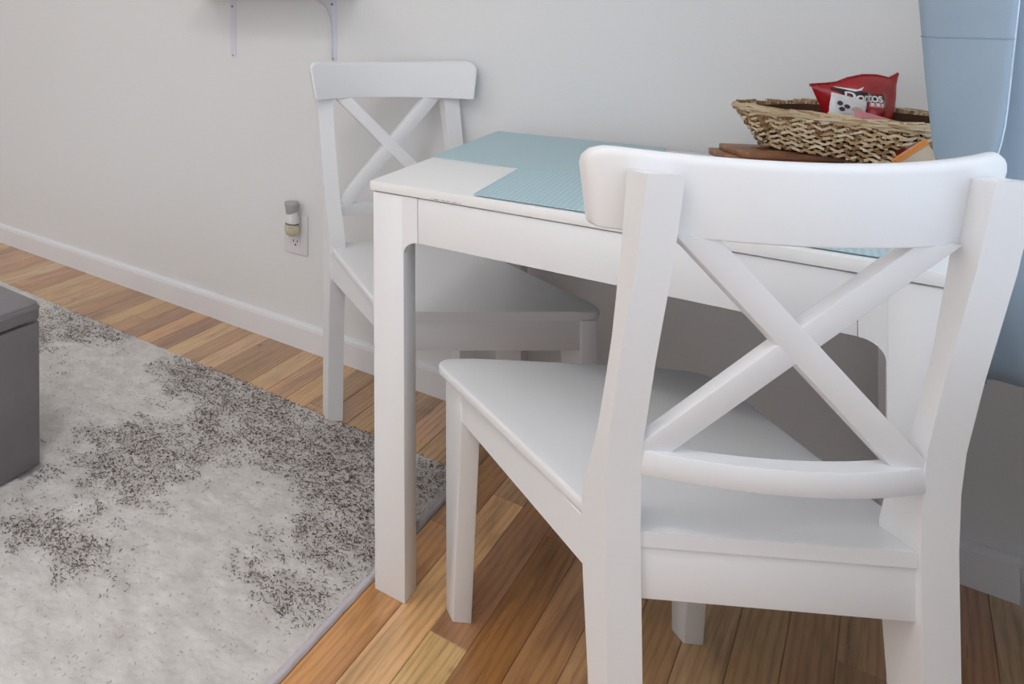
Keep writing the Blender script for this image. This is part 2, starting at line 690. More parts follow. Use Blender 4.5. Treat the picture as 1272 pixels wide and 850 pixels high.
def curls(root, ox, oy, X, Y, mask, xs, ys):
    """loose yarn tips lying over the pile: dark ones in the motif, pale ones everywhere"""
    r = np.random.default_rng(21)

    def make(name, n_try, dark, mat, area_):
        ax, bx, ay, by = area_
        px, py = r.uniform(ax, bx, n_try), r.uniform(ay, by, n_try)
        ix = np.clip(np.searchsorted(xs, px), 0, len(xs) - 1)
        iy = np.clip(np.searchsorted(ys, py), 0, len(ys) - 1)
        m = mask[ix, iy]
        keep = r.random(n_try) < (np.clip(m - 0.035, 0, 1) ** 1.1 * 1.0 if dark else 0.12 + 0.0 * m)
        for (a, b, q) in FEET:
            keep &= np.maximum(np.abs(px - a), np.abs(py - b)) > q + 0.004
        px, py = px[keep], py[keep]
        n = len(px)
        L = r.uniform(0.0045, 0.0095, n)
        th = r.uniform(0, 2 * PI, n)
        cv = r.uniform(-2.6, 2.6, n)
        wd = r.uniform(0.0005, 0.0009, n) if dark else r.uniform(0.0007, 0.0012, n)
        zb = r.uniform(0.0072, 0.0095, n) if dark else r.uniform(0.0062, 0.0076, n)
        NP = 5
        P = np.zeros((n, NP, 3))
        x, y, a = px.copy(), py.copy(), th.copy()
        for k in range(NP):
            P[:, k, 0], P[:, k, 1] = x, y
            P[:, k, 2] = zb + 0.0016 * math.sin(PI * k / (NP - 1))
            a = th + cv * k / (NP - 1)
            x = x + np.cos(a) * L / (NP - 1)
            y = y + np.sin(a) * L / (NP - 1)
        V = np.zeros((n, NP, 3, 3))
        for k in range(NP):
            a = th + cv * k / (NP - 1)
            w = wd * (0.45 + 0.55 * math.sin(PI * (k + 0.4) / NP))
            sx, sy = -np.sin(a) * w, np.cos(a) * w
            for c, (f, h) in enumerate(((1, 0), (-1, 0), (0, 1.1))):
                V[:, k, c, 0] = P[:, k, 0] + sx * f - ox
                V[:, k, c, 1] = P[:, k, 1] + sy * f - oy
                V[:, k, c, 2] = P[:, k, 2] + w * h
        np.clip(V[..., 0], None, RX1 - 0.012 - ox, out=V[..., 0])
        np.clip(V[..., 1], None, RY1 - 0.001 - oy, out=V[..., 1])
        base = (np.arange(n) * NP * 3)[:, None, None]
        q = []
        for k in range(NP - 1):
            for c in range(3):
                d = (c + 1) % 3
                q.append([k * 3 + c, k * 3 + d, k * 3 + 3 + d, k * 3 + 3 + c])
        f = (base + np.array(q)[None]).reshape(-1, 4)
        co = V.reshape(-1, 3)
        me = bpy.data.meshes.new(name)
        me.vertices.add(len(co))
        me.vertices.foreach_set('co', co.ravel())
        me.loops.add(f.size)
        me.loops.foreach_set('vertex_index', f.ravel())
        me.polygons.add(len(f))
        me.polygons.foreach_set('loop_start', np.arange(0, f.size, 4))
        me.polygons.foreach_set('loop_total', np.full(len(f), 4))
        me.update()
        at = me.attributes.new('tone', 'FLOAT', 'POINT')
        at.data.foreach_set('value', np.repeat(r.random(n), NP * 3).astype(np.float32))
        me.materials.append(mat)
        o = bpy.data.objects.new(name, me)
        C.objects.link(o)
        o.parent = root
        o['kind'] = 'stuff'
        return o
    vis = (-1.75, RX1 - 0.012, -1.50, RY1 - 0.002)
    make('dark_yarn', 56000, True, M['yarn_dark'], vis)['label'] = 'short dark brown yarn tips of the motif'
    make('pale_yarn', 56000, False, M['yarn_pale'], vis)['label'] = 'pale yarn tips of the pile'


def build_rug():
    root = empty('area_rug', ((RX0 + RX1) / 2, (RY0 + RY1) / 2, 0))
    tag(root, 'cream and grey abstract shag rug under the grey ottoman', 'rug')
    ox, oy = root.location.x, root.location.y
    bind = 0.009
    xs = np.concatenate([np.arange(RX0, -1.35, 0.012), np.arange(-1.35, RX1 - bind, 0.005), [RX1 - bind]])
    ys = np.concatenate([np.arange(RY0, -1.5, 0.012), np.arange(-1.5, RY1, 0.005), [RY1]])
    X, Y = np.meshgrid(xs, ys, indexing='ij')
    wx = X + 0.05 * (value_noise(X, Y, 9, 5) - 0.5)
    wy = Y + 0.05 * (value_noise(X, Y, 9, 6) - 0.5)
    m = 0.45 * value_noise(wx, wy, 5, 1) + 0.3 * value_noise(wx, wy, 13, 2) + 0.25 * value_noise(wx, wy, 34, 3)
    dark = [(-0.597, -0.40, .10), (-0.78, -0.40, .09), (-0.49, -0.517, .09), (-0.906, -0.40, .10), (-1.041, -0.445, .10), (-0.846, -0.906, .10),
            (-0.753, -1.154, .05), (-0.83, -1.169, .06), (-0.505, -0.947, .06), (-0.401, -0.953, .05), (-0.38, -0.396, .07), (-0.448, -0.677, .08),
            (-1.0, -0.60, .08), (-1.15, -0.42, .08), (-0.42, -0.80, .07), (-0.66, -0.52, .09), (-0.92, -0.78, .06)]
    light = [(-0.674, -0.924, .11), (-0.572, -1.082, .10), (-0.637, -1.346, .16), (-0.445, -1.159, .12), (-0.657, -0.744, .09), (-1.118, -0.728, .10),
             (-0.535, -1.258, .13), (-0.80, -0.56, .05), (-1.25, -0.9, .1)]
    for a, b, r in dark:
        m = m + 0.20 * np.exp(-((X - a) ** 2 + (Y - b) ** 2) / r ** 2)
    for a, b, r in light:
        m = m - 0.22 * np.exp(-((X - a) ** 2 + (Y - b) ** 2) / r ** 2)
    mask = np.clip((m - 0.44) / 0.30, 0, 1)
    mask = mask * (0.55 + 0.9 * np.clip(value_noise(X, Y, 60, 8) - 0.15, 0, 1))
    mask = np.clip(mask, 0.02, 1)
    H = 0.0065 + 0.0030 * rng.random(X.shape) + 0.0015 * (value_noise(X, Y, 90, 9) - 0.5)
    edge = np.minimum(np.minimum(X - RX0, Y - RY0), np.minimum((RX1 - bind) - X + 0.004, RY1 - Y))
    H = H * np.clip(0.35 + edge / 0.008, 0.2, 1)
    # pile pressed flat under what stands on it
    for (a, b, r) in FEET:
        d = np.maximum(np.abs(X - a), np.abs(Y - b))
        H = np.where(d < r, np.minimum(H, 0.0006), H)
    nx, ny = X.shape
    idx = np.arange(nx * ny).reshape(nx, ny)
    f = np.stack([idx[:-1, :-1], idx[1:, :-1], idx[1:, 1:], idx[:-1, 1:]], -1).reshape(-1, 4)
    co = np.stack([X - ox, Y - oy, H], -1).reshape(-1, 3)
    me = bpy.data.meshes.new('pile')
    me.vertices.add(len(co))
    me.vertices.foreach_set('co', co.ravel())
    me.loops.add(f.size)
    me.loops.foreach_set('vertex_index', f.ravel())
    me.polygons.add(len(f))
    me.polygons.foreach_set('loop_start', np.arange(0, f.size, 4))
    me.polygons.foreach_set('loop_total', np.full(len(f), 4))
    me.update()
    at = me.attributes.new('mask', 'FLOAT', 'POINT')
    at.data.foreach_set('value', mask.ravel().astype(np.float32))
    me.polygons.foreach_set('use_smooth', [True] * len(me.polygons))
    me.materials.append(M['rug'])
    o = bpy.data.objects.new('pile', me)
    C.objects.link(o)
    o.parent = root
    o['kind'] = 'stuff'
    curls(root, ox, oy, X, Y, mask, xs, ys)
    bm = bmesh.new()
    n = 80
    loops = []
    for i in range(n + 1):
        y = RY0 + (RY1 - RY0) * i / n - oy
        jx = 0.0006 * math.sin(i * 1.7)
        press = 1.0
        for (fa, fb, fr) in FEET:
            if abs(y + oy - fb) < fr + 0.022 and abs(RX1 - fa) < fr + 0.02:
                press = 0.10
        loops.append([(RX1 - bind - 0.002 - ox, y, 0.0002), (RX1 + jx - ox, y, 0.0002), (RX1 + jx - 0.001 - ox, y, 0.0045 * press + 0.0001),
                      (RX1 - 0.004 - ox, y, 0.0066 * press + 0.0001), (RX1 - bind - 0.002 - ox, y, 0.0060 * press + 0.0001)])
    add_loft(bm, loops)
    b = from_bm('edge_binding', bm, M['binding'], root, 60)
    b['label'] = 'pale cloth binding along the rug edge'
    box('backing', (RX0 - ox, RY0 - oy, 0.0), (RX1 - bind - 0.001 - ox, RY1 - 0.001 - oy, 0.0005), M['binding'], root)


# ------------------------------------------------------------------ chairs
def make_chair(name):
    root = empty(name, (0, 0, 0))
    W = M['white']

    # seat board, notched round the back posts
    poly = []
    R_ = 0.036
    left = [(-0.1452, -0.2290), (-0.1452, -0.1835), (-0.1800, -0.1835), (-0.2195, 0.186)]
    arc = [(-0.1835 - R_ * math.cos(a), 0.187 + R_ * math.sin(a)) for a in [PI / 2 * i / 7 for i in range(1, 7)]]
    half = left + arc + [(-0.150, 0.2240), (-0.075, 0.2252)]
    poly = half + [(0, 0.2256)] + [(-x, y) for x, y in half[::-1]]
    bm = bmesh.new()
    add_prism(bm, poly, lambda u, v, w: (u, v, w), 0.4295, 0.4475)
    es = [e for e in bm.edges if abs(e.verts[0].co.z - e.verts[1].co.z) < 1e-6]
    bev(bm, 0.0055, 3, [q for q in es if min(v.co.y for v in q.verts) > -0.19])
    from_bm('seat', bm, W, root)

    # back legs that run on up as the posts of the backrest
    front = [(0.0, -0.2050), (0.25, -0.1925), (0.36, -0.1830), (0.42, -0.1805), (0.455, -0.1815), (0.485, -0.1880), (0.51, -0.1975),
             (0.54, -0.2095), (0.57, -0.2185), (0.62, -0.2310), (0.685, -0.2460), (0.80, -0.2655), (0.886, -0.2760)]
    rear = [(0.0, -0.2390), (0.31, -0.2340), (0.45, -0.2320), (0.52, -0.2345), (0.57, -0.2405), (0.66, -0.2600), (0.79, -0.2925), (0.889, -0.3120)]
    pp = [(y, z) for z, y in front] + [(y, z) for z, y in rear[::-1]]
    for s in (-1, 1):
        bm = bmesh.new()
        add_prism(bm, pp, lambda u, v, w: (w * s, u, v), 0.1455, 0.1835)
        es = [e for e in bm.edges if e.calc_face_angle(0) > 0.6]
        bev(bm, 0.0028, 2, es)
        from_bm('back_post', bm, W, root)

    # front legs, deeper at the top
    lp = [(0.1947, 0.0), (0.2250, 0.0), (0.2232, 0.4292), (0.1560, 0.4292), (0.1575, 0.36)]
    for s in (-1, 1):
        bm = bmesh.new()
        add_prism(bm, lp, lambda u, v, w: (w * s, u, v), 0.1665, 0.1975)
        bev(bm, 0.0022, 2)
        from_bm('front_leg', bm, W, root)

    # aprons
    box('apron', (-0.1462, -0.2262, 0.366), (0.1462, -0.2050, 0.4294), W, root, 0.0012)
    box('apron', (-0.1662, 0.1990, 0.368), (0.1662, 0.2195, 0.4294), W, root, 0.0012)
    for s in (-1, 1):
        bm = bmesh.new()
        add_prism(bm, [(0.1960, 0.162), (0.1805, -0.183), (0.1605, -0.183), (0.1760, 0.162)],
                  lambda u, v, w: (u * s, v, w), 0.368, 0.4294)
        bev(bm, 0.0012, 1)
        from_bm('apron', bm, W, root)

    # curved top rail
    def rear_y(x, z):
        return -0.305 - 0.17 * (z - 0.812) + 0.030 * (x / 0.145) ** 2
    N = 44
    zb, zt, rc, th = 0.812, 0.912, 0.026, 0.0225
    loops = []
    us = [-1 + 2 * i / N for i in range(N + 1)]
    us = sorted(set([-0.997, -0.985, -0.965, 0.965, 0.985, 0.997] + us))
    for u in us:
        d = (1 - abs(u)) * 0.217
        drop = rc - math.sqrt(max(0, rc * rc - (rc - d) ** 2)) if d < rc else 0.0
        dropb = 0.006 - math.sqrt(max(0, 0.006 ** 2 - (0.006 - d) ** 2)) if d < 0.006 else 0.0
        t = th if d > 0.006 else th * (0.45 + 0.55 * math.sqrt(max(0, 1 - ((0.006 - d) / 0.006) ** 2)))
        z0, z1 = zb + dropb, zt - 0.008 * (1 - u * u) - drop
        r = min(0.0108, (z1 - z0) * 0.3, t * 0.48)
        lp = []
        off = (th - t) / 2
        for (a0, cy, cz, rr) in ((180, 0, z0, 0.003), (270, 1, z0, 0.003), (0, 1, z1, r), (90, 0, z1, r)):
            for q in range(5):
                a = math.radians(a0 + 90 * q / 4)
                yy = (rr if cy == 0 else t - rr) + math.cos(a) * rr
                zz = (z0 + rr if cz == z0 else z1 - rr) + math.sin(a) * rr
                hw = 0.202 + 0.015 * (zz - zb) / (zt - zb)
                x = u * hw
                lp.append((x, rear_y(x, zz) + off + yy, zz))
        loops.append(lp)
    bm = bmesh.new()
    add_loft(bm, loops)
    from_bm('top_rail', bm, W, root, 40)

    # the two diagonal slats, cut square to the rail above and to the posts
    sl, hw = 1.061, 0.0226
    z_at = lambda x, o: 0.690 + sl * x + o
    zt_ = 0.8145
    pl_ = [(-0.1465, z_at(-0.1465, -hw)), ((zt_ - 0.690 + hw) / sl, zt_), ((zt_ - 0.690 - hw) / sl, zt_), (-0.1465, z_at(-0.1465, hw))]
    for s in (-1, 1):
        bm = bmesh.new()
        dy = 0.0004 if s > 0 else 0.0
        add_prism(bm, pl_, lambda u, v, w: (u * s, -0.2345 - 0.192 * (v - 0.54) + w, v), dy, 0.0165 + dy)
        es = [q for q in bm.edges if abs((q.verts[0].co - q.verts[1].co).x) > 0.15]
        bev(bm, 0.0016, 2, es)
        from_bm('cross_slat', bm, W, root)

    # curved lower rail of the backrest
    loops = []
    for i in range(25):
        x = -0.1475 + 0.295 * i / 24
        y = -0.2600 + 0.0235 * (x / 0.145) ** 2
        loops.append([(x, y, 0.520), (x, y + 0.001, 0.5185), (x, y + 0.0235, 0.5185), (x, y + 0.0245, 0.520), (x, y + 0.0245, 0.546),
                      (x, y + 0.0235, 0.5475), (x, y + 0.001, 0.5475), (x, y, 0.546)])
    bm = bmesh.new()
    add_loft(bm, loops)
    from_bm('lower_rail', bm, W, root)
    return root


near = make_chair('dining_chair')
near.location = (0.08306, -0.82073, 0)
near.rotation_euler.z = math.radians(40.551)
tag(near, 'white cross-back wooden chair with its back to the viewer, beside the blue curtain', 'chair', 'white chairs at the table')
far = copy_thing(near)
far.location = (-0.38271, -0.35338, 0.0012)
far.rotation_euler.z = math.radians(-132.635)
far.scale = (1.0119,) * 3
tag(far, 'white cross-back wooden chair standing against the wall, its seat tucked under the table', 'chair', 'white chairs at the table')


def world_xy(o, x, y):
    a = o.rotation_euler.z
    s = o.scale.x
    return (o.location.x + s * (x * math.cos(a) - y * math.sin(a)), o.location.y + s * (x * math.sin(a) + y * math.cos(a)))


FEET = []
for lx, ly in ((0.182, 0.21), (-0.182, 0.21), (0.1645, -0.222), (-0.1645, -0.222)):
    FEET.append(world_xy(far, lx, ly) + (0.030,))
OTT = (-1.40, -1.000, -1.80, -1.030)
for ax in (OTT[0] + 0.035, OTT[1] - 0.035):
    for ay in (OTT[2] + 0.035, OTT[3] - 0.035):
        FEET.append((ax, ay, 0.035))
build_rug()

# ------------------------------------------------------------------ table
TX, TY, TR = -0.32419, -0.82765, math.radians(1.565)
TW, TD = 0.70, 0.757
tb = empty('dining_table', (TX, TY, 0), TR)
tag(tb, 'small white table with rounded leg brackets, one edge to the wall', 'table')
box('tabletop', (0, 0, 0.7325), (TW, TD, 0.7500), M['table_top'], tb, 0.0014, 2)
e, lw, us, za = 0.004, 0.0542, 0.0822, 0.651
box('shadow_gap', (0.012, 0.012, 0.7300), (TW - 0.012, TD - 0.012, 0.7326), M['groove'], tb)
Rb = us - e - lw
ZB = 0.7303


def leg(mx, my):
    """corner leg with a rounded bracket on both sides; mx, my mirror it to the other corners"""
    bm = bmesh.new()

    def fx(u):
        return TW - u if mx else u

    def fy(v):
        return TD - v if my else v
    bmt = 0.024
    arc = [(e + lw + Rb * (1 - math.cos(a)), za - Rb * (1 - math.sin(a)) ) for a in [PI / 2 * i / 8 for i in range(9)]]
    # L-shaped brackets
    poly = [(e + lw - 0.002, ZB), (e + lw - 0.002, arc[0][1])] + arc + [(us, ZB)]
    add_prism(bm, poly, lambda u, v, w: (fx(u), fy(w), v), e, e + bmt)
    add_prism(bm, poly, lambda u, v, w: (fx(w), fy(u), v), e, e + bmt)
    bm2 = bmesh.new()
    add_box(bm2, (min(fx(e), fx(e + lw)), min(fy(e), fy(e + lw)), 0.0), (max(fx(e), fx(e + lw)), max(fy(e), fy(e + lw)), ZB))
    bev(bm2, 0.0018, 2)
    tmp = bpy.data.meshes.new('tmp')
    bm2.to_mesh(tmp)
    bm2.free()
    bm.from_mesh(tmp)
    bpy.data.meshes.remove(tmp)
    return from_bm('leg', bm, M['white'], tb, 30)


for mx in (0, 1):
    for my in (0, 1):
        leg(mx, my)
g = 0.0005
box('apron', (us + g, e + 0.0004, za), (TW - us - g, e + 0.020, ZB), M['white'], tb, 0.001)
box('apron', (us + g, TD - e - 0.020, za), (TW - us - g, TD - e - 0.0004, ZB), M['white'], tb, 0.001)
box('apron', (e + 0.0004, us + g, za), (e + 0.020, TD - us - g, ZB), M['white'], tb, 0.001)
box('apron', (TW - e - 0.020, us + g, za), (TW - e - 0.0004, TD - us - g, ZB), M['white'], tb, 0.001)
# chipped scratch on the front edge
bm = bmesh.new()
sp = []
for i in range(13):
    u = 0.105 + 0.050 * i / 12
    sp.append((u, 0.7345 + 0.0007 * math.sin(i * 1.9) + 0.0002 * i / 12))
for i in range(12, -1, -1):
    u = 0.105 + 0.050 * i / 12
    sp.append((u, 0.7358 + 0.0010 * math.sin(i * 2.7 + 1) * (1 if 0 < i < 12 else 0)))
add_prism(bm, sp, lambda u, v, w: (u, w, v), -0.0003, 0.0010)
from_bm('scratch', bm, M['scratch'], tb, 0)['label'] = 'grey scratch chipped into the edge'


# placemats
def placemat(name, c, rz, lx, ly, z, mat, label, group):
    bm = bmesh.new()
    add_box(bm, (-lx / 2, -ly / 2, 0), (lx / 2, ly / 2, 0.0014))
    bev(bm, 0.0004, 1)
    o = from_bm(name, bm, mat)
    o.location = (c[0], c[1], z)
    o.rotation_euler.z = rz
    # rolled hem on the four edges
    bm = bmesh.new()
    w = 0.0035
    for lo, hi in (((-lx / 2, -ly / 2), (lx / 2, -ly / 2 + w)), ((-lx / 2, ly / 2 - w), (lx / 2, ly / 2)),
                   ((-lx / 2, -ly / 2 + w), (-lx / 2 + w, ly / 2 - w)), ((lx / 2 - w, -ly / 2 + w), (lx / 2, ly / 2 - w))):
        add_box(bm, (lo[0], lo[1], 0.0013), (hi[0], hi[1], 0.0018))
    from_bm('hem', bm, mat, o, 0)
    return tag(o, label, 'placemat', group)


placemat('placemat', (-0.1755, -0.2900), math.radians(2.5), 0.334, 0.452, 0.7502, M['placemat_far'],
         'pale blue ribbed placemat lying underneath, before the chair at the wall', 'blue placemats')
placemat('placemat', (0.0800, -0.6560), math.radians(3.2), 0.482, 0.296, 0.7521, M['placemat'],
         'pale blue ribbed placemat on top of the other, along the table edge', 'blue placemats')

# ------------------------------------------------------------------ wooden boards under the basket
E1 = Vector((math.cos(math.radians(30)), math.sin(math.radians(30)), 0))


def board(name, F, rz, lx, ly, z0, z1, label, engraved=False):
    bm = bmesh.new()
    add_box(bm, (0, 0, 0), (lx, ly, z1 - z0))
    es = [q for q in bm.edges if abs(q.verts[0].co.z - q.verts[1].co.z) > 1e-5]
    bev(bm, 0.010, 4, es)
    es = [q for q in bm.edges if abs(q.verts[0].co.z - q.verts[1].co.z) < 1e-5]
    bev(bm, 0.0016, 2, es)
    o = from_bm(name, bm, M['board'])
    o.location = (F[0], F[1], z0)
    o.rotation_euler.z = rz
    tag(o, label, 'board', 'stacked wooden boards')
    if engraved:
        bm = bmesh.new()
        for i in range(6):
            x = 0.040 + 0.0085 * i
            add_box(bm, (x, 0.030 + 0.004 * (i % 2), z1 - z0 - 0.0002), (x + 0.0052, 0.052 - 0.003 * (i % 3), z1 - z0 + 0.0003))
        add_box(bm, (0.036, 0.058, z1 - z0 - 0.0002), (0.092, 0.0605, z1 - z0 + 0.0003))
        from_bm('engraving', bm, M['engrave'], o, 0)
    return o


board('wooden_board', (0.128, -0.322), math.radians(24), 0.165, 0.106, 0.7505, 0.7735,
      'thick brown wooden board at the bottom of the stack beside the basket')
board('wooden_board', (0.116, -0.312), math.radians(26), 0.165, 0.106, 0.7740, 0.7862,
      'thin brown wooden board in the middle of the stack, end sticking out')
board('wooden_board', (0.135, -0.310), math.radians(30), 0.168, 0.098, 0.7866, 0.7982,
      'thin engraved brown wooden board on top of the stack', True)

# ------------------------------------------------------------------ woven basket
BD = Vector((0.858, -0.513, 0))
BN = Vector((0.513, 0.858, 0))
BC = BD * 0.350 + BN * (-0.050)
BR = math.atan2(BD.y, BD.x)
basket = empty('woven_basket', (BC.x, BC.y, 0.7990), BR)
tag(basket, 'low rectangular basket of braided seagrass holding snack packets', 'basket')
BH = 0.0765


def ring(t, off=0.0, n=200):
    """rounded rectangle of the wall at height fraction t, in basket coordinates"""
    hx, hy = 0.112 + 0.030 * t + off, 0.068 + 0.026 * t + off
    r = 0.030
    pts = []
    segs = [(hx - r, hy - r, 0), (-(hx - r), hy - r, 90), (-(hx - r), -(hy - r), 180), (hx - r, -(hy - r), 270)]
    for i, (cx, cy, a0) in enumerate(segs):
        for q in range(9):
            a = math.radians(a0 + 90 * q / 8)
            pts.append(Vector((cx + r * math.cos(a), cy + r * math.sin(a))))
    pts.append(pts[0])
    L = [0]
    for p, q in zip(pts[:-1], pts[1:]):
        L.append(L[-1] + (q - p).length)
    out = []
    for i in range(n):
        s = L[-1] * i / n
        j = max(0, min(len(L) - 2, int(np.searchsorted(L, s, 'right')) - 1))
        f = (s - L[j]) / max(1e-9, L[j + 1] - L[j])
        out.append(pts[j].lerp(pts[j + 1], f))
    return out, L[-1]


# inner shell closes the wall and carries the base
bm = bmesh.new()
loops = []
for t, off in ((0.02, -0.002), (0.5, -0.002), (0.97, -0.002), (0.97, -0.005), (0.5, -0.005), (0.05, -0.005)):
    p, _ = ring(t, off, 64)
    loops.append([(q.x, q.y, BH * t) for q in p])
add_loft(bm, loops)
from_bm('inner_wall', bm, M['straw_dark'], basket)
bm = bmesh.new()
p, _ = ring(0.0, -0.003, 64)
add_loft(bm, [[(q.x, q.y, z) for q in p] for z in (0.0, 0.004)])
from_bm('base', bm, M['straw_dark'], basket)


def strand(verts, faces, tones, path, r, tone, flat=0.6):
    """a short tapered straw strand with 4-sided section along path"""
    b = len(verts)
    n = len(path)
    for i, p in enumerate(path):
        t = (path[min(i + 1, n - 1)] - path[max(i - 1, 0)]).normalized()
        s = t.cross(Vector((0, 0, 1)))
        s = s.normalized() if s.length > 1e-6 else Vector((1, 0, 0))
        w = s.cross(t)
        rr = r * (0.55 + 0.45 * math.sin(PI * (i + 0.5) / n))
        for k in range(4):
            a = PI / 4 + PI / 2 * k
            verts.append(p + s * (math.cos(a) * rr * flat) + w * (math.sin(a) * rr))
            tones.append(tone)
    for i in range(n - 1):
        for k in range(4):
            faces.append((b + i * 4 + k, b + i * 4 + (k + 1) % 4, b + (i + 1) * 4 + (k + 1) % 4, b + (i + 1) * 4 + k))
    faces.append((b + 3, b + 2, b + 1, b))
    q = b + (n - 1) * 4
    faces.append((q, q + 1, q + 2, q + 3))


def strands_object(name, gen, parent, kind='stuff'):
    verts, faces, tones = [], [], []
    gen(verts, faces, tones)
    me = bpy.data.meshes.new(name)
    me.from_pydata([tuple(v) for v in verts], [], faces)
    at = me.attributes.new('tone', 'FLOAT', 'POINT')
    at.data.foreach_set('value', np.array(tones, dtype=np.float32))
    o = link(name, me, M['straw'], parent, 60)
    if kind:
        o['kind'] = kind
    return o


def gen_weave(V, F_, T_):
    rows = 7
    for r in range(rows):
        t = 0.105 + 0.735 * r / (rows - 1)
        n = 38
        R1, _ = ring(t, 0.0035, n * 4)
        for i in range(n):
            for leg_ in (0, 1):
                i0 = i * 4 + leg_ * 2 + random.uniform(-0.4, 0.4)
                path = []
                up = 1 if leg_ == 0 else -1
                for q in range(4):
                    f = i0 + q * 1.35
                    j = int(math.floor(f)) % len(R1)
                    a = R1[j].lerp(R1[(j + 1) % len(R1)], f - math.floor(f))
                    c = Vector((a.x, a.y))
                    nr = c.normalized() if c.length else Vector((1, 0))
                    bul = 0.0022 * math.sin(PI * q / 3) - 0.0008
                    z = BH * t + up * (-0.0040 + 0.0026 * q) + random.uniform(-0.0010, 0.0010)
                    path.append(Vector((a.x + nr.x * bul, a.y + nr.y * bul, z)))
                strand(V, F_, T_, path, random.uniform(0.0026, 0.0036), random.choice((0.1, 0.45, 0.65, 0.8, 0.95)) + random.uniform(-0.1, 0.1))


def gen_rim(V, F_, T_):
    # long straws laid along the rim, overlapping like a plait
    for lay in range(4):
        t = 0.90 + 0.045 * lay
        n = 160
        R1, _ = ring(t, 0.004 - 0.0012 * abs(lay - 1.5) + 0.001, n)
        for i in range(0, n, 4):
            i0 = i + random.uniform(0, 3)
            ln = random.uniform(9, 14)
            slope = random.choice((-1, 1)) * random.uniform(0.002, 0.005)
            path = []
            for q in range(7):
                f = i0 + ln * q / 6
                j = int(math.floor(f)) % n
                a = R1[j].lerp(R1[(j + 1) % n], f - math.floor(f))
                nr = Vector((a.x, a.y)).normalized()
                o_ = random.uniform(-0.001, 0.0012) + 0.0016 * math.sin(PI * q / 6)
                path.append(Vector((a.x + nr.x * o_, a.y + nr.y * o_, BH * t + slope * (q / 6 - 0.5) * 2)))
            strand(V, F_, T_, path, random.uniform(0.0020, 0.0030), random.choice((0.45, 0.7, 0.85, 1.0)) + random.uniform(-0.1, 0.05), 0.7)


def gen_wrap(V, F_, T_):
    # strands wrapped over the rim to the inside
    n = 130
    Ro, _ = ring(1.0, 0.001, n)
    Ri, _ = ring(0.86, -0.006, n)
    for i in range(n):
        j = (i + 2) % n
        a, b = Ro[i], Ri[j]
        path = []
        for q in range(4):
            f = q / 3
            p = a.lerp(b, f)
            path.append(Vector((p.x, p.y, BH * (1.05 - 0.55 * f) + 0.002 * math.sin(PI * f))))
        strand(V, F_, T_, path, random.uniform(0.0024, 0.0034), random.choice((0.1, 0.3, 0.5, 0.65)) + random.uniform(-0.08, 0.08))


strands_object('weave', gen_weave, basket)
strands_object('rim', gen_rim, basket)
strands_object('rim_wrapping', gen_wrap, basket)

# ------------------------------------------------------------------ snack packets
RH = Vector((_R.x, _R.y, 0)).normalized()      # a direction in the room roughly along the red bag
NH = Vector((RH.y, -RH.x, 0))                  # towards the room


def pillow(name, origin, L_, R_, top, zb, th, mat, seed, nu=26, nv=16, crimp=True, ax=RH, nr=NH):
    """puffed sachet: L_, R_ give (a, z) outlines of its sides from bottom to top, top gives (a, z)"""
    r = np.random.default_rng(seed)
    ph = r.random(8) * 6.28

    def edge(E, z):
        return float(np.interp(z, [q[1] for q in E], [q[0] for q in E]))

    def pos(u, v, side):
        zt = float(np.interp(u, [q[0] for q in top], [q[1] for q in top]))
        z = zb + (zt - zb) * v
        a = edge(L_, z) * (1 - u) + edge(R_, z) * u
        su, sv = max(0.0, math.sin(PI * u)), max(0.0, math.sin(PI * v))
        puff = th * su ** 0.55 * sv ** 0.6
        wr = 0.0026 * math.sin(9 * u + 5 * v + ph[0]) * sv + 0.0016 * math.sin(21 * u - 12 * v + ph[1]) * (0.3 + su) * sv \
            + 0.0034 * math.sin(33 * u * (1 - v) + ph[2]) * (v ** 2) * su
        return a, z, side * puff + wr * (1 if side >= 0 else 0.6)
    bm = bmesh.new()

    def to(p):
        return ax * p[0] + nr * p[2] + Vector((0, 0, p[1]))
    for side in (1, -1):
        G = [[bm.verts.new(to(pos(i / nu, j / nv, side if 0 < i < nu and 0 < j < nv else 0))) for j in range(nv + 1)] for i in range(nu + 1)]
        for i in range(nu):
            for j in range(nv):
                q = [G[i][j], G[i + 1][j], G[i + 1][j + 1], G[i][j + 1]]
                bm.faces.new(q if side > 0 else q[::-1])
    bmesh.ops.remove_doubles(bm, verts=bm.verts, dist=1e-5)
    o = from_bm(name, bm, mat, None, 70)
    o.location = origin
    return o, pos


BO = Vector((0.270, -0.220, 0.0))
Lz = [(-0.044, 0.805), (-0.050, 0.866), (-0.053, 0.880), (-0.062, 0.900), (-0.076, 0.927), (-0.077, 0.93)]
Rz = [(0.060, 0.805), (0.074, 0.865), (0.0755, 0.897), (0.078, 0.925), (0.083, 0.944)]
top = [(0, 0.927), (0.22, 0.929), (0.32, 0.931), (0.44, 0.9385), (0.60, 0.9435), (0.76, 0.9430), (0.90, 0.9375), (1.0, 0.9455)]
bag, bpos = pillow('snack_bag', BO, Lz, Rz, top, 0.808, 0.021, M['red_foil'], 3, 34, 20)
tag(bag, 'glossy red snack bag with white lettering standing in the basket', 'snack bag')


def on_bag(a, z, lift):
    """a point of the bag's front at plane coordinates (a, z)"""
    zt_u = 0
    l = float(np.interp(z, [q[1] for q in Lz], [q[0] for q in Lz]))
    r_ = float(np.interp(z, [q[1] for q in Rz], [q[0] for q in Rz]))
    u = min(0.99, max(0.01, (a - l) / (r_ - l)))
    zt = float(np.interp(u, [q[0] for q in top], [q[1] for q in top]))
    v = min(0.99, max(0.01, (z - 0.808) / (zt - 0.808)))
    p = bpos(u, v, 1)
    return RH * a + NH * (p[2] + lift) + Vector((0, 0, z))


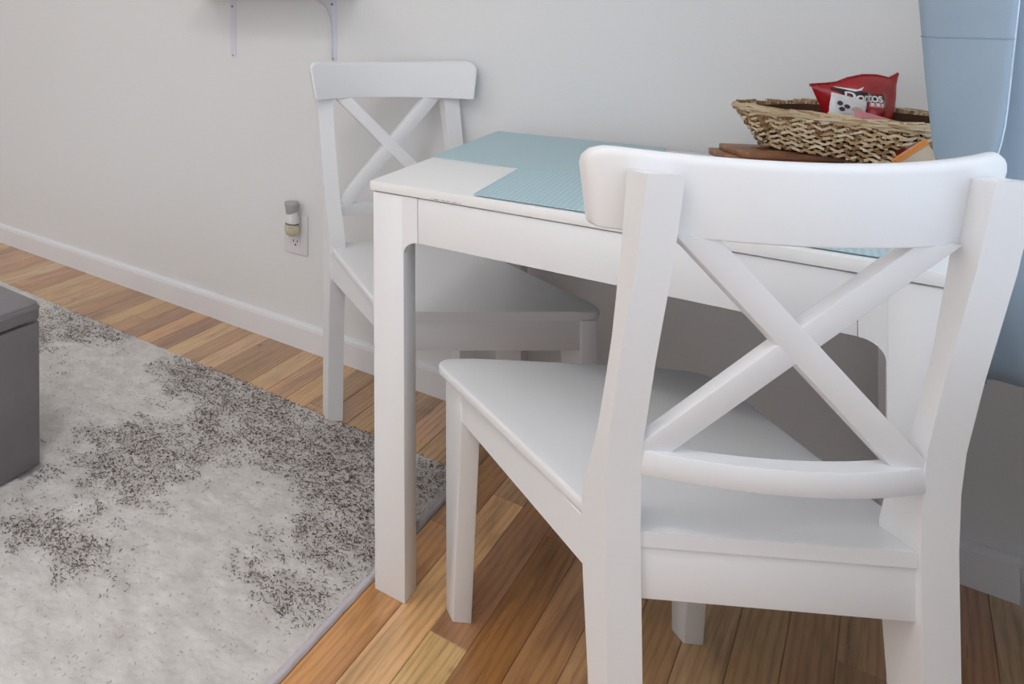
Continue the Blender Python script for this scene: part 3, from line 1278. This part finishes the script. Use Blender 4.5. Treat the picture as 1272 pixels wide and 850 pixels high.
def text_mesh(body, size, shear=0.0, grow=0.0):
    cu = bpy.data.curves.new('lettering', 'FONT')
    cu.body = body
    cu.size = size
    cu.shear = shear
    cu.offset = grow
    cu.resolution_u = 3
    cu.align_x = 'CENTER'
    cu.align_y = 'CENTER'
    cu.space_character = 0.92
    o = bpy.data.objects.new('lettering', cu)
    C.objects.link(o)
    dg = bpy.context.evaluated_depsgraph_get()
    me = bpy.data.meshes.new_from_object(o.evaluated_get(dg))
    bpy.data.objects.remove(o)
    return me


def lettering(name, body, size, a0, z0, rot, mat, lift, shear=0.25, grow=0.0005):
    me = text_mesh(body, size, shear, grow)
    bm = bmesh.new()
    bm.from_mesh(me)
    bmesh.ops.triangulate(bm, faces=bm.faces)
    bmesh.ops.subdivide_edges(bm, edges=[q for q in bm.edges if q.calc_length() > 0.004], cuts=2)
    c, s = math.cos(rot), math.sin(rot)
    for v in bm.verts:
        x, y = v.co.x, v.co.y
        v.co = on_bag(a0 + x * c - y * s, z0 + x * s + y * c, lift)
    me2 = bpy.data.meshes.new(name)
    bm.to_mesh(me2)
    bm.free()
    bpy.data.meshes.remove(me)
    return link(name, me2, mat, bag, 0)


def bag_patch(name, pts, mat, lift):
    bm = bmesh.new()
    vs = [bm.verts.new((a, z, 0)) for a, z in pts]
    bm.faces.new(vs)
    bmesh.ops.triangulate(bm, faces=bm.faces)
    for _ in range(2):
        bmesh.ops.subdivide_edges(bm, edges=[q for q in bm.edges if q.calc_length() > 0.005], cuts=1)
        bmesh.ops.triangulate(bm, faces=bm.faces)
    for v in bm.verts:
        v.co = on_bag(v.co.x, v.co.y, lift)
    return from_bm(name, bm, mat, bag, 60)


bag_patch('logo_panel', [(-0.046, 0.921), (-0.020, 0.918), (0.000, 0.914), (0.018, 0.908), (0.040, 0.909), (0.043, 0.902), (0.020, 0.899),
                         (-0.002, 0.903), (-0.022, 0.910), (-0.044, 0.917)], M['print_black'], 0.0007)
lettering('lettering', 'Doritos', 0.0238, 0.001, 0.9045, math.radians(-3), M['print_black'], 0.0011, 0.25, 0.0014)
lettering('lettering', 'Doritos', 0.0228, 0.001, 0.9045, math.radians(-3), M['print_white'], 0.0015)
bag_patch('triangle_print', [(-0.040, 0.9235), (-0.008, 0.9185), (0.004, 0.9235), (-0.002, 0.9175), (-0.012, 0.9150), (-0.036, 0.9215)], M['print_white'], 0.0009)
bag_patch('flavour_print', [(0.010, 0.8975), (0.036, 0.8950), (0.034, 0.8860), (0.008, 0.8880)], M['pink_foil'], 0.0008)
for a, z in ((0.014, 0.8925), (0.022, 0.8920), (0.030, 0.8908)):
    bag_patch('flavour_lettering', [(a - 0.003, z - 0.0022), (a + 0.002, z - 0.003), (a + 0.0035, z + 0.0022), (a - 0.0012, z + 0.003)], M['print_white'], 0.0012)
# crimped seam of the bag
bm = bmesh.new()
for i in range(40):
    u = i / 39
    zt = float(np.interp(u, [q[0] for q in top], [q[1] for q in top]))
    a = (-0.076 * (1 - u) + 0.082 * u) * 0.985
    p = RH * a + Vector((0, 0, zt - 0.0045))
    w = RH * 0.0010
    d = NH * 0.0014
    add_box(bm, (0, 0, 0), (0.0001, 0.0001, 0.0001))
    bm.verts.ensure_lookup_table()
    vs = bm.verts[-8:]
    for v, q in zip(vs, (p - w - d, p + w - d, p + w + d, p - w + d)):
        v.co = q
    for v, q in zip(vs[4:], (p - w - d, p + w - d, p + w + d, p - w + d)):
        v.co = q + Vector((0, 0, 0.0055))
from_bm('crimped_seal', bm, M['red_foil'], bag, 0)


def small_packet(name, origin, w, h, th, tilt, lean, mat, label, seed):
    """flat sachet with crimped ends, standing tilted"""
    bm = bmesh.new()
    nu, nv = 12, 8
    for side in (1, -1):
        G = []
        for i in range(nu + 1):
            row = []
            for j in range(nv + 1):
                u, v = i / nu, j / nv
                puff = th * max(0, math.sin(PI * u)) ** 0.5 * max(0, math.sin(PI * v)) ** 0.5
                if i in (0, nu) or j in (0, nv):
                    puff = 0
                wr = 0.0008 * math.sin(13 * u + 7 * v + seed) * math.sin(PI * v)
                row.append(bm.verts.new(((u - 0.5) * w, -(side * puff + wr), (v - 0.5) * h)))
            G.append(row)
        for i in range(nu):
            for j in range(nv):
                q = [G[i][j], G[i + 1][j], G[i + 1][j + 1], G[i][j + 1]]
                bm.faces.new(q if side > 0 else q[::-1])
    bmesh.ops.remove_doubles(bm, verts=bm.verts, dist=1e-5)
    o = from_bm(name, bm, mat, None, 70)
    o.location = origin
    ang = math.atan2(RH.y, RH.x)
    o.matrix_world = Matrix.Translation(origin) @ Matrix.Rotation(ang, 4, 'Z') @ Matrix.Rotation(lean, 4, 'X') @ Matrix.Rotation(tilt, 4, 'Y')
    return tag(o, label, 'packet', 'snack packets around the basket')


def disc(name, c, rx, rz, mat, parent, y):
    bm = bmesh.new()
    n = 16
    for yy in (y,):
        vs = [bm.verts.new((c[0] + rx * math.cos(2 * PI * k / n), yy, c[1] + rz * math.sin(2 * PI * k / n))) for k in range(n)]
        bm.faces.new(vs)
    r = bmesh.ops.extrude_face_region(bm, geom=bm.faces[:])
    for v in r['geom']:
        if isinstance(v, bmesh.types.BMVert):
            v.co.y -= 0.0004
    return from_bm(name, bm, mat, parent, 30)


# white sachet with dark berries, leaning on the red bag
P1 = BO + NH * 0.030 + RH * (-0.0400) + Vector((0, 0, 0.8835))
sachet = small_packet('snack_packet', P1, 0.062, 0.050, 0.0045, math.radians(15), math.radians(-8), M['paper_white'],
                      'white sachet printed with dark berries leaning on the red bag', 1)
for cx, cz, rx, rz in ((-0.0185, 0.0085, 0.0046, 0.0040), (-0.0060, 0.0055, 0.0050, 0.0036), (-0.0140, -0.0010, 0.0050, 0.0036)):
    disc('berry_print', (cx, cz), rx, rz, M['dot'], sachet, -0.0048)
disc('cracker_print', (0.012, 0.004), 0.009, 0.005, M['cream_foil'], sachet, -0.0048)
P2 = BO + NH * 0.058 + RH * (-0.027) + Vector((0, 0, 0.8665))
small_packet('snack_packet', P2, 0.060, 0.030, 0.006, math.radians(17), math.radians(-14), M['pink_foil'],
             'pink sachet in front of the red bag inside the basket', 2)

# packets beside the basket, half hidden behind the curtain
P3 = Vector((0.3520, -0.4360, 0.006))
pk = small_packet('snack_packet', P3 + Vector((0.004, 0.004, 0.8005)), 0.062, 0.096, 0.006, math.radians(-30), math.radians(-6), M['cream_foil'],
                  'cream packet with an orange edge beside the basket end', 3)
bm = bmesh.new()
add_box(bm, (-0.030, -0.0030, 0.0395), (0.030, 0.0030, 0.0475))
bev(bm, 0.0008, 1)
from_bm('orange_edge', bm, M['orange'], pk)
P4 = Vector((0.3520, -0.4080, 0.8030))
pk2 = small_packet('snack_packet', P4, 0.050, 0.100, 0.005, math.radians(-20), math.radians(-6), M['darkred_foil'],
                   'dark red packet behind the orange edged packet beside the basket', 4)
bm = bmesh.new()
add_prism(bm, [(-0.006, 0.020), (0.004, 0.028), (0.012, 0.040), (0.004, 0.038), (-0.008, 0.027)], lambda u, v, w: (u, w, v), -0.0062, -0.0050)
from_bm('blue_print', bm, M['blue_print'], pk2, 0)

# ------------------------------------------------------------------ curtain
HEM, TOPZ = 0.566, 2.02


def build_curtain():
    root = empty('curtain', (0.42, -0.55, 0))
    tag(root, 'pale blue curtain hanging beside the table at the room corner', 'curtain')
    ox, oy = 0.42, -0.55
    zs = np.linspace(HEM, TOPZ, 64)

    def left(z):
        return float(np.interp(z, [0.56, 0.70, 0.76, 0.80, 0.86, 0.965, 1.077, 1.3, 2.1], [0.396, 0.393, 0.388, 0.375, 0.3605, 0.3530, 0.3475, 0.345, 0.350]))

    def selv(z):
        return float(np.interp(z, [0.56, 0.70, 0.80, 0.85, 0.88, 0.92, 0.97, 1.077, 1.4, 2.1], [0.392, 0.394, 0.399, 0.408, 0.4150, 0.4205, 0.4240, 0.4315, 0.438, 0.440]))

    def path(z):
        l, s = left(z), selv(z)
        m = (l + s) / 2
        k = np.interp(z, [0.56, 0.8, 1.0], [0.35, 0.6, 1.0])
        xmin = 0.386 if z < 0.80 else l
        ctl = [(s, -0.628), (s - 0.006, -0.640), (m, -0.634 + 0.004 * math.sin(3 * z)), (l + 0.008, -0.618), (l, -0.604), (l + 0.006, -0.590),
               (0.415, -0.575 + 0.006 * math.sin(5 * z)), (0.440, -0.574 - 0.004 * k), (0.456, -0.568), (0.459, -0.555), (0.445, -0.545),
               (max(xmin, 0.402), -0.540), (max(xmin, 0.394), -0.528), (0.410, -0.518), (0.452, -0.512), (0.458, -0.500), (0.440, -0.492), (0.420, -0.490)]
        return ctl

    def cr(P, t):
        n = len(P) - 1
        i = min(int(t * n), n - 1)
        f = t * n - i
        p = [P[max(i - 1, 0)], P[i], P[i + 1], P[min(i + 2, n)]]
        r = []
        for d in (0, 1):
            a, b, c, e_ = (q[d] for q in p)
            r.append(0.5 * (2 * b + (c - a) * f + (2 * a - 5 * b + 4 * c - e_) * f * f + (3 * b - a - 3 * c + e_) * f ** 3))
        return r
    nt = 120
    grid = []
    for z in zs:
        P = path(z)
        row = []
        for i in range(nt + 1):
            t = i / nt
            x, y = cr(P, t)
            zz = z
            if z < HEM + 0.02:
                zz = z + 0.004 * math.sin(t * 11)
            row.append((x - ox, y - oy, zz))
        grid.append(row)
    bm = bmesh.new()
    V = [[bm.verts.new(p) for p in row] for row in grid]
    for a, b in zip(V[:-1], V[1:]):
        for i in range(nt):
            bm.faces.new([a[i], a[i + 1], b[i + 1], b[i]])
    o = from_bm('cloth_panel', bm, M['curtain'], root, 180)
    sol = o.modifiers.new('thickness', 'SOLIDIFY')
    sol.thickness = 0.0012
    # selvage along the loose edge
    bm = bmesh.new()
    add_tube(bm, [(g_[0][0], g_[0][1] - 0.0006, g_[0][2]) for g_ in grid], 0.0016, 6)
    from_bm('selvage', bm, M['curtain_edge'], root, 60)['label'] = 'pale stitched edge of the curtain'
    # hem seams, a thread following the cloth
    for zz, nm in ((HEM + 0.046, 'hem_seam'), (1.026, 'cross_seam')):
        P = path(zz)
        pts = []
        for i in range(0, 121):
            x, y = cr(P, i / 120)
            x2, y2 = cr(P, min(1, i / 120 + 0.004))
            pts.append((x - ox, y - oy, zz))
        bm = bmesh.new()
        add_tube(bm, pts, 0.0011, 5)
        from_bm(nm, bm, M['curtain_thread'], root, 60)
    return root


cur = build_curtain()
rod = empty('curtain_rod', (0.42, -1.2, 2.03))
tag(rod, 'steel curtain rod above the side window carrying the blue curtain', 'curtain rod')
bm = bmesh.new()
add_tube(bm, [(0, -0.75, 0), (0, 0.85, 0)], 0.009, 14, (1, 0, 0))
from_bm('pole', bm, M['steel'], rod)
for y in (-0.76, 0.86):
    bm = bmesh.new()
    bmesh.ops.create_uvsphere(bm, u_segments=14, v_segments=8, radius=0.016)
    bmesh.ops.translate(bm, verts=bm.verts, vec=(0, y, 0))
    from_bm('finial', bm, M['steel'], rod)
for y in (-0.60, 0.78):
    box('bracket', (0.006, y - 0.008, -0.006), (0.047, y + 0.008, 0.006), M['steel'], rod, 0.001)

# ------------------------------------------------------------------ wall outlet and air freshener
ol = empty('wall_outlet', (-0.9465, 0, 0.3515))
tag(ol, 'white double power outlet plate on the wall above the baseboard', 'outlet')
box('cover_plate', (-0.040, -0.0060, -0.063), (0.040, -0.0002, 0.063), M['plate'], ol, 0.0025, 3)
for dz in (-0.026, 0.026):
    bm = bmesh.new()
    n = 20
    prof = [(0.0165 * math.cos(2 * PI * k / n), max(-0.0145, min(0.0145, 0.0185 * math.sin(2 * PI * k / n)))) for k in range(n)]
    add_prism(bm, prof, lambda u, v, w: (u, w, v + dz), -0.0078, -0.0050)
    r_ = from_bm('receptacle', bm, M['plate'], ol)
    for (x, z, w_, h_) in ((-0.0065, 0.004, 0.0011, 0.004), (0.0065, 0.004, 0.0011, 0.0034), (0.0, -0.0075, 0.0024, 0.0024)):
        box('slot', (x - w_, -0.0083, dz + z - h_), (x + w_, -0.0076, dz + z + h_), M['slot'], r_)
bm = bmesh.new()
add_prism(bm, [(0.003 * math.cos(2 * PI * k / 10), 0.003 * math.sin(2 * PI * k / 10)) for k in range(10)], lambda u, v, w: (u, w, v), -0.0072, -0.005)
from_bm('screw', bm, M['plate'], ol)

af = empty('air_freshener', (-0.9415, -0.036, 0.40))
tag(af, 'white plug-in air freshener with a grey top and amber bottle', 'air freshener')
bm = bmesh.new()
add_lathe(bm, [(0.0195, -0.008), (0.0205, -0.002), (0.0195, 0.010), (0.0175, 0.022), (0.0180, 0.028), (0.0160, 0.032)])
from_bm('body', bm, M['plate'], af, 50)
# back of the body that reaches the socket
box('plug_housing', (-0.012, 0.004, -0.020), (0.012, 0.0275, 0.014), M['plate'], af, 0.003, 2)
bm = bmesh.new()
loops = []
for r, z in ((0.0150, 0.018), (0.0178, 0.026), (0.0200, 0.038), (0.0224, 0.050), (0.0228, 0.0545), (0.0210, 0.0570)):
    lp = []
    for k in range(20):
        a = 2 * PI * k / 20
        # slanted lower edge, front dips down
        zz = z + (0.006 * math.sin(a + 0.9) if z < 0.03 else 0)
        lp.append((r * math.cos(a), r * math.sin(a), zz))
    loops.append(lp)
add_loft(bm, loops)
from_bm('cap', bm, M['cap_grey'], af, 50)['label'] = 'grey slanted vent top'
bm = bmesh.new()
add_lathe(bm, [(0.0120, -0.046), (0.0185, -0.042), (0.0222, -0.030), (0.0215, -0.018), (0.0190, -0.010), (0.0170, -0.0085)])
bt = from_bm('bottle', bm, M['amber'], af, 60)
bt['label'] = 'round bottle of amber oil'
bm = bmesh.new()
add_lathe(bm, [(0.0205, -0.0100), (0.0208, -0.0085), (0.0205, -0.0070)])
from_bm('collar', bm, M['slot'], af, 60)
bm = bmesh.new()
add_prism(bm, [(-0.004, -0.021), (0.009, -0.021), (0.009, -0.015), (-0.004, -0.015)], lambda u, v, w: (u + 0.004, w, v), -0.0228, -0.0215)
from_bm('bottle_mark', bm, M['cap_grey'], bt, 0)

# ------------------------------------------------------------------ wall shelf, brackets, cable
sh = empty('wall_shelf', (-1.0, 0, 1.10))
tag(sh, 'white wall shelf whose two steel bracket strips hang down the wall', 'shelf')
box('shelf_board', (-0.27, -0.205, 0.0), (0.26, -0.001, 0.018), M['trim'], sh, 0.001)
for bx_, zl in ((-0.176, 0.893), (0.177, 0.899)):
    bm = bmesh.new()
    z0 = zl - 1.10
    add_prism(bm, [(-0.0105, -0.0002), (-0.0105, -0.0030), (-0.0045, -0.0034), (-0.0030, -0.0058), (0.0030, -0.0058), (0.0045, -0.0034),
                   (0.0105, -0.0030), (0.0105, -0.0002)], lambda u, v, w: (u + bx_, v, w), z0 + 0.010, -0.0005)
    add_prism(bm, [(0.0105 * math.cos(PI + PI * k / 10), 0.0105 * math.sin(PI + PI * k / 10)) for k in range(11)],
              lambda u, v, w: (u + bx_, w, v + z0 + 0.010), -0.0030, -0.0002)
    add_prism(bm, [(-0.0105, -0.0005), (0.0105, -0.0005), (0.0105, -0.0060), (-0.0105, -0.0060)], lambda u, v, w: (u + bx_, w, v), -0.200, -0.0002)
    br = from_bm('bracket', bm, M['metal_white'], sh, 30)
    for zz in (z0 + 0.010, z0 + 0.172):
        bm = bmesh.new()
        y0_ = -0.0030 if zz < -0.1 else -0.0058
        add_prism(bm, [(0.0036 * math.cos(2 * PI * k / 10), 0.0036 * math.sin(2 * PI * k / 10)) for k in range(10)],
                  lambda u, v, w: (u + bx_, w, v + zz), y0_ - 0.0016, y0_)
        from_bm('screw', bm, M['screw'], br, 30)
bm = bmesh.new()
cp = [(-0.930, -0.012, 1.098), (-0.905, -0.012, 1.092), (-0.879, -0.011, 1.0855), (-0.853, -0.010, 1.071), (-0.838, -0.010, 1.050), (-0.830, -0.010, 1.025),
      (-0.8265, -0.010, 0.995), (-0.8255, -0.010, 0.955), (-0.8250, -0.0095, 0.915), (-0.8245, -0.009, 0.890)]
add_tube(bm, cp, 0.0024, 8, (0, 1, 0))
tag(from_bm('power_cable', bm, M['cable'], None, 60), 'thin white cable curving down along the wall bracket', 'cable')

# ------------------------------------------------------------------ storage ottoman
xa, xb, ya, yb = OTT
ot = empty('storage_ottoman', ((xa + xb) / 2, (ya + yb) / 2, 0))
tag(ot, 'dark grey leatherette storage ottoman with stitched lid on the rug', 'ottoman')
hx, hy = (xb - xa) / 2, (yb - ya) / 2
bm = bmesh.new()
add_box(bm, (-hx + 0.003, -hy + 0.003, 0.014), (hx - 0.003, hy - 0.003, 0.3445))
es = [q for q in bm.edges if abs(q.verts[0].co.z - q.verts[1].co.z) > 0.1]
bev(bm, 0.006, 3, es)
bm.edges.ensure_lookup_table()
bev(bm, 0.003, 2, [q for q in bm.edges if q.calc_face_angle(0) > 0.6])
from_bm('body', bm, M['leather'], ot)
# padded lid
bm = bmesh.new()
loops = []


def rrect(hx_, hy_, r, n=6):
    o_ = []
    for cx, cy, a0 in ((hx_ - r, hy_ - r, 0), (-(hx_ - r), hy_ - r, 90), (-(hx_ - r), -(hy_ - r), 180), (hx_ - r, -(hy_ - r), 270)):
        for q in range(n + 1):
            a = math.radians(a0 + 90 * q / n)
            o_.append((cx + r * math.cos(a), cy + r * math.sin(a)))
    return o_


for ins, z in ((0.012, 0.3500), (0.002, 0.3515), (0.0, 0.356), (0.0, 0.376), (0.0025, 0.3835), (0.006, 0.388), (0.013, 0.3915), (0.06, 0.3955), (0.12, 0.397)):
    loops.append([(x, y, z) for x, y in rrect(hx - ins, hy - ins, max(0.012, 0.016 - ins * 0.1))])
add_loft(bm, loops)
lid = from_bm('lid', bm, M['leather'], ot, 60)
for ins, z in ((-0.0004, 0.3775), (0.0045, 0.3868)):
    bm = bmesh.new()
    pts = [(x, y, z) for x, y in rrect(hx - ins, hy - ins, 0.015)]
    pts.append(pts[0])
    add_tube(bm, pts, 0.0012, 5)
    from_bm('stitched_seam', bm, M['leather'], lid, 60)
for sx in (-1, 1):
    for sy in (-1, 1):
        bm = bmesh.new()
        add_lathe(bm, [(0.016, 0.0012), (0.020, 0.014)], (sx * (hx - 0.035), sy * (hy - 0.035), 0), 16)
        from_bm('foot', bm, M['black'], ot)

# ------------------------------------------------------------------ unseen ceiling lights, added to brighten the room from above
def added_ceiling_light(x, y, power, where):
    cl = empty('added_ceiling_light', (x, y, ZC))
    tag(cl, 'unseen round ceiling light added for fill ' + where, 'ceiling light', 'added ceiling fill lights')
    bm = bmesh.new()
    add_lathe(bm, [(0.17, -0.022), (0.175, -0.012), (0.175, -0.0005)], seg=32)
    from_bm('rim', bm, M['steel'], cl)
    bm = bmesh.new()
    add_lathe(bm, [(0.03, -0.062), (0.10, -0.055), (0.15, -0.038), (0.165, -0.0225)], seg=32)
    from_bm('diffuser', bm, M['lamp'], cl, 60)
    ld = bpy.data.lights.new('ceiling_fill', 'AREA')
    ld.shape = 'DISK'
    ld.size = 0.36
    ld.energy = power
    ld.color = (1.0, 0.985, 0.965)
    lo = bpy.data.objects.new('ceiling_fill', ld)
    lo.location = (x, y, ZC - 0.07)
    C.objects.link(lo)


added_ceiling_light(-1.75, -2.0, 10, 'above the rug')
added_ceiling_light(-0.3, -2.2, 18, 'close to the side window')


def added_torchiere(x, y, power, where):  # unseen uplighter, added to bounce soft fill off the ceiling
    fl = empty('added_floor_lamp', (x, y, 0))
    tag(fl, 'unseen steel uplighter added for fill light ' + where, 'floor lamp', 'added uplighter fill lamps')
    bm = bmesh.new()
    add_lathe(bm, [(0.14, 0.0), (0.14, 0.012), (0.02, 0.022)], seg=28)
    from_bm('base', bm, M['steel'], fl)
    bm = bmesh.new()
    add_tube(bm, [(0, 0, 0.02), (0, 0, 1.70)], 0.011, 12)
    from_bm('pole', bm, M['steel'], fl)
    bm = bmesh.new()
    add_lathe(bm, [(0.015, 1.69), (0.10, 1.72), (0.17, 1.79), (0.165, 1.79), (0.095, 1.727), (0.012, 1.705)], seg=28)
    from_bm('bowl', bm, M['steel'], fl)
    ld = bpy.data.lights.new('uplight_fill', 'AREA')
    ld.shape = 'DISK'
    ld.size = 0.26
    ld.energy = power
    ld.color = (1.0, 0.985, 0.965)
    lo = bpy.data.objects.new('uplight_fill', ld)
    lo.location = (x, y, 1.795)
    lo.rotation_euler = (PI, 0, 0)
    C.objects.link(lo)


added_torchiere(-2.3, -3.0, 24, 'on the far side of the room')
added_torchiere(-0.15, -3.1, 60, 'beside the added window')
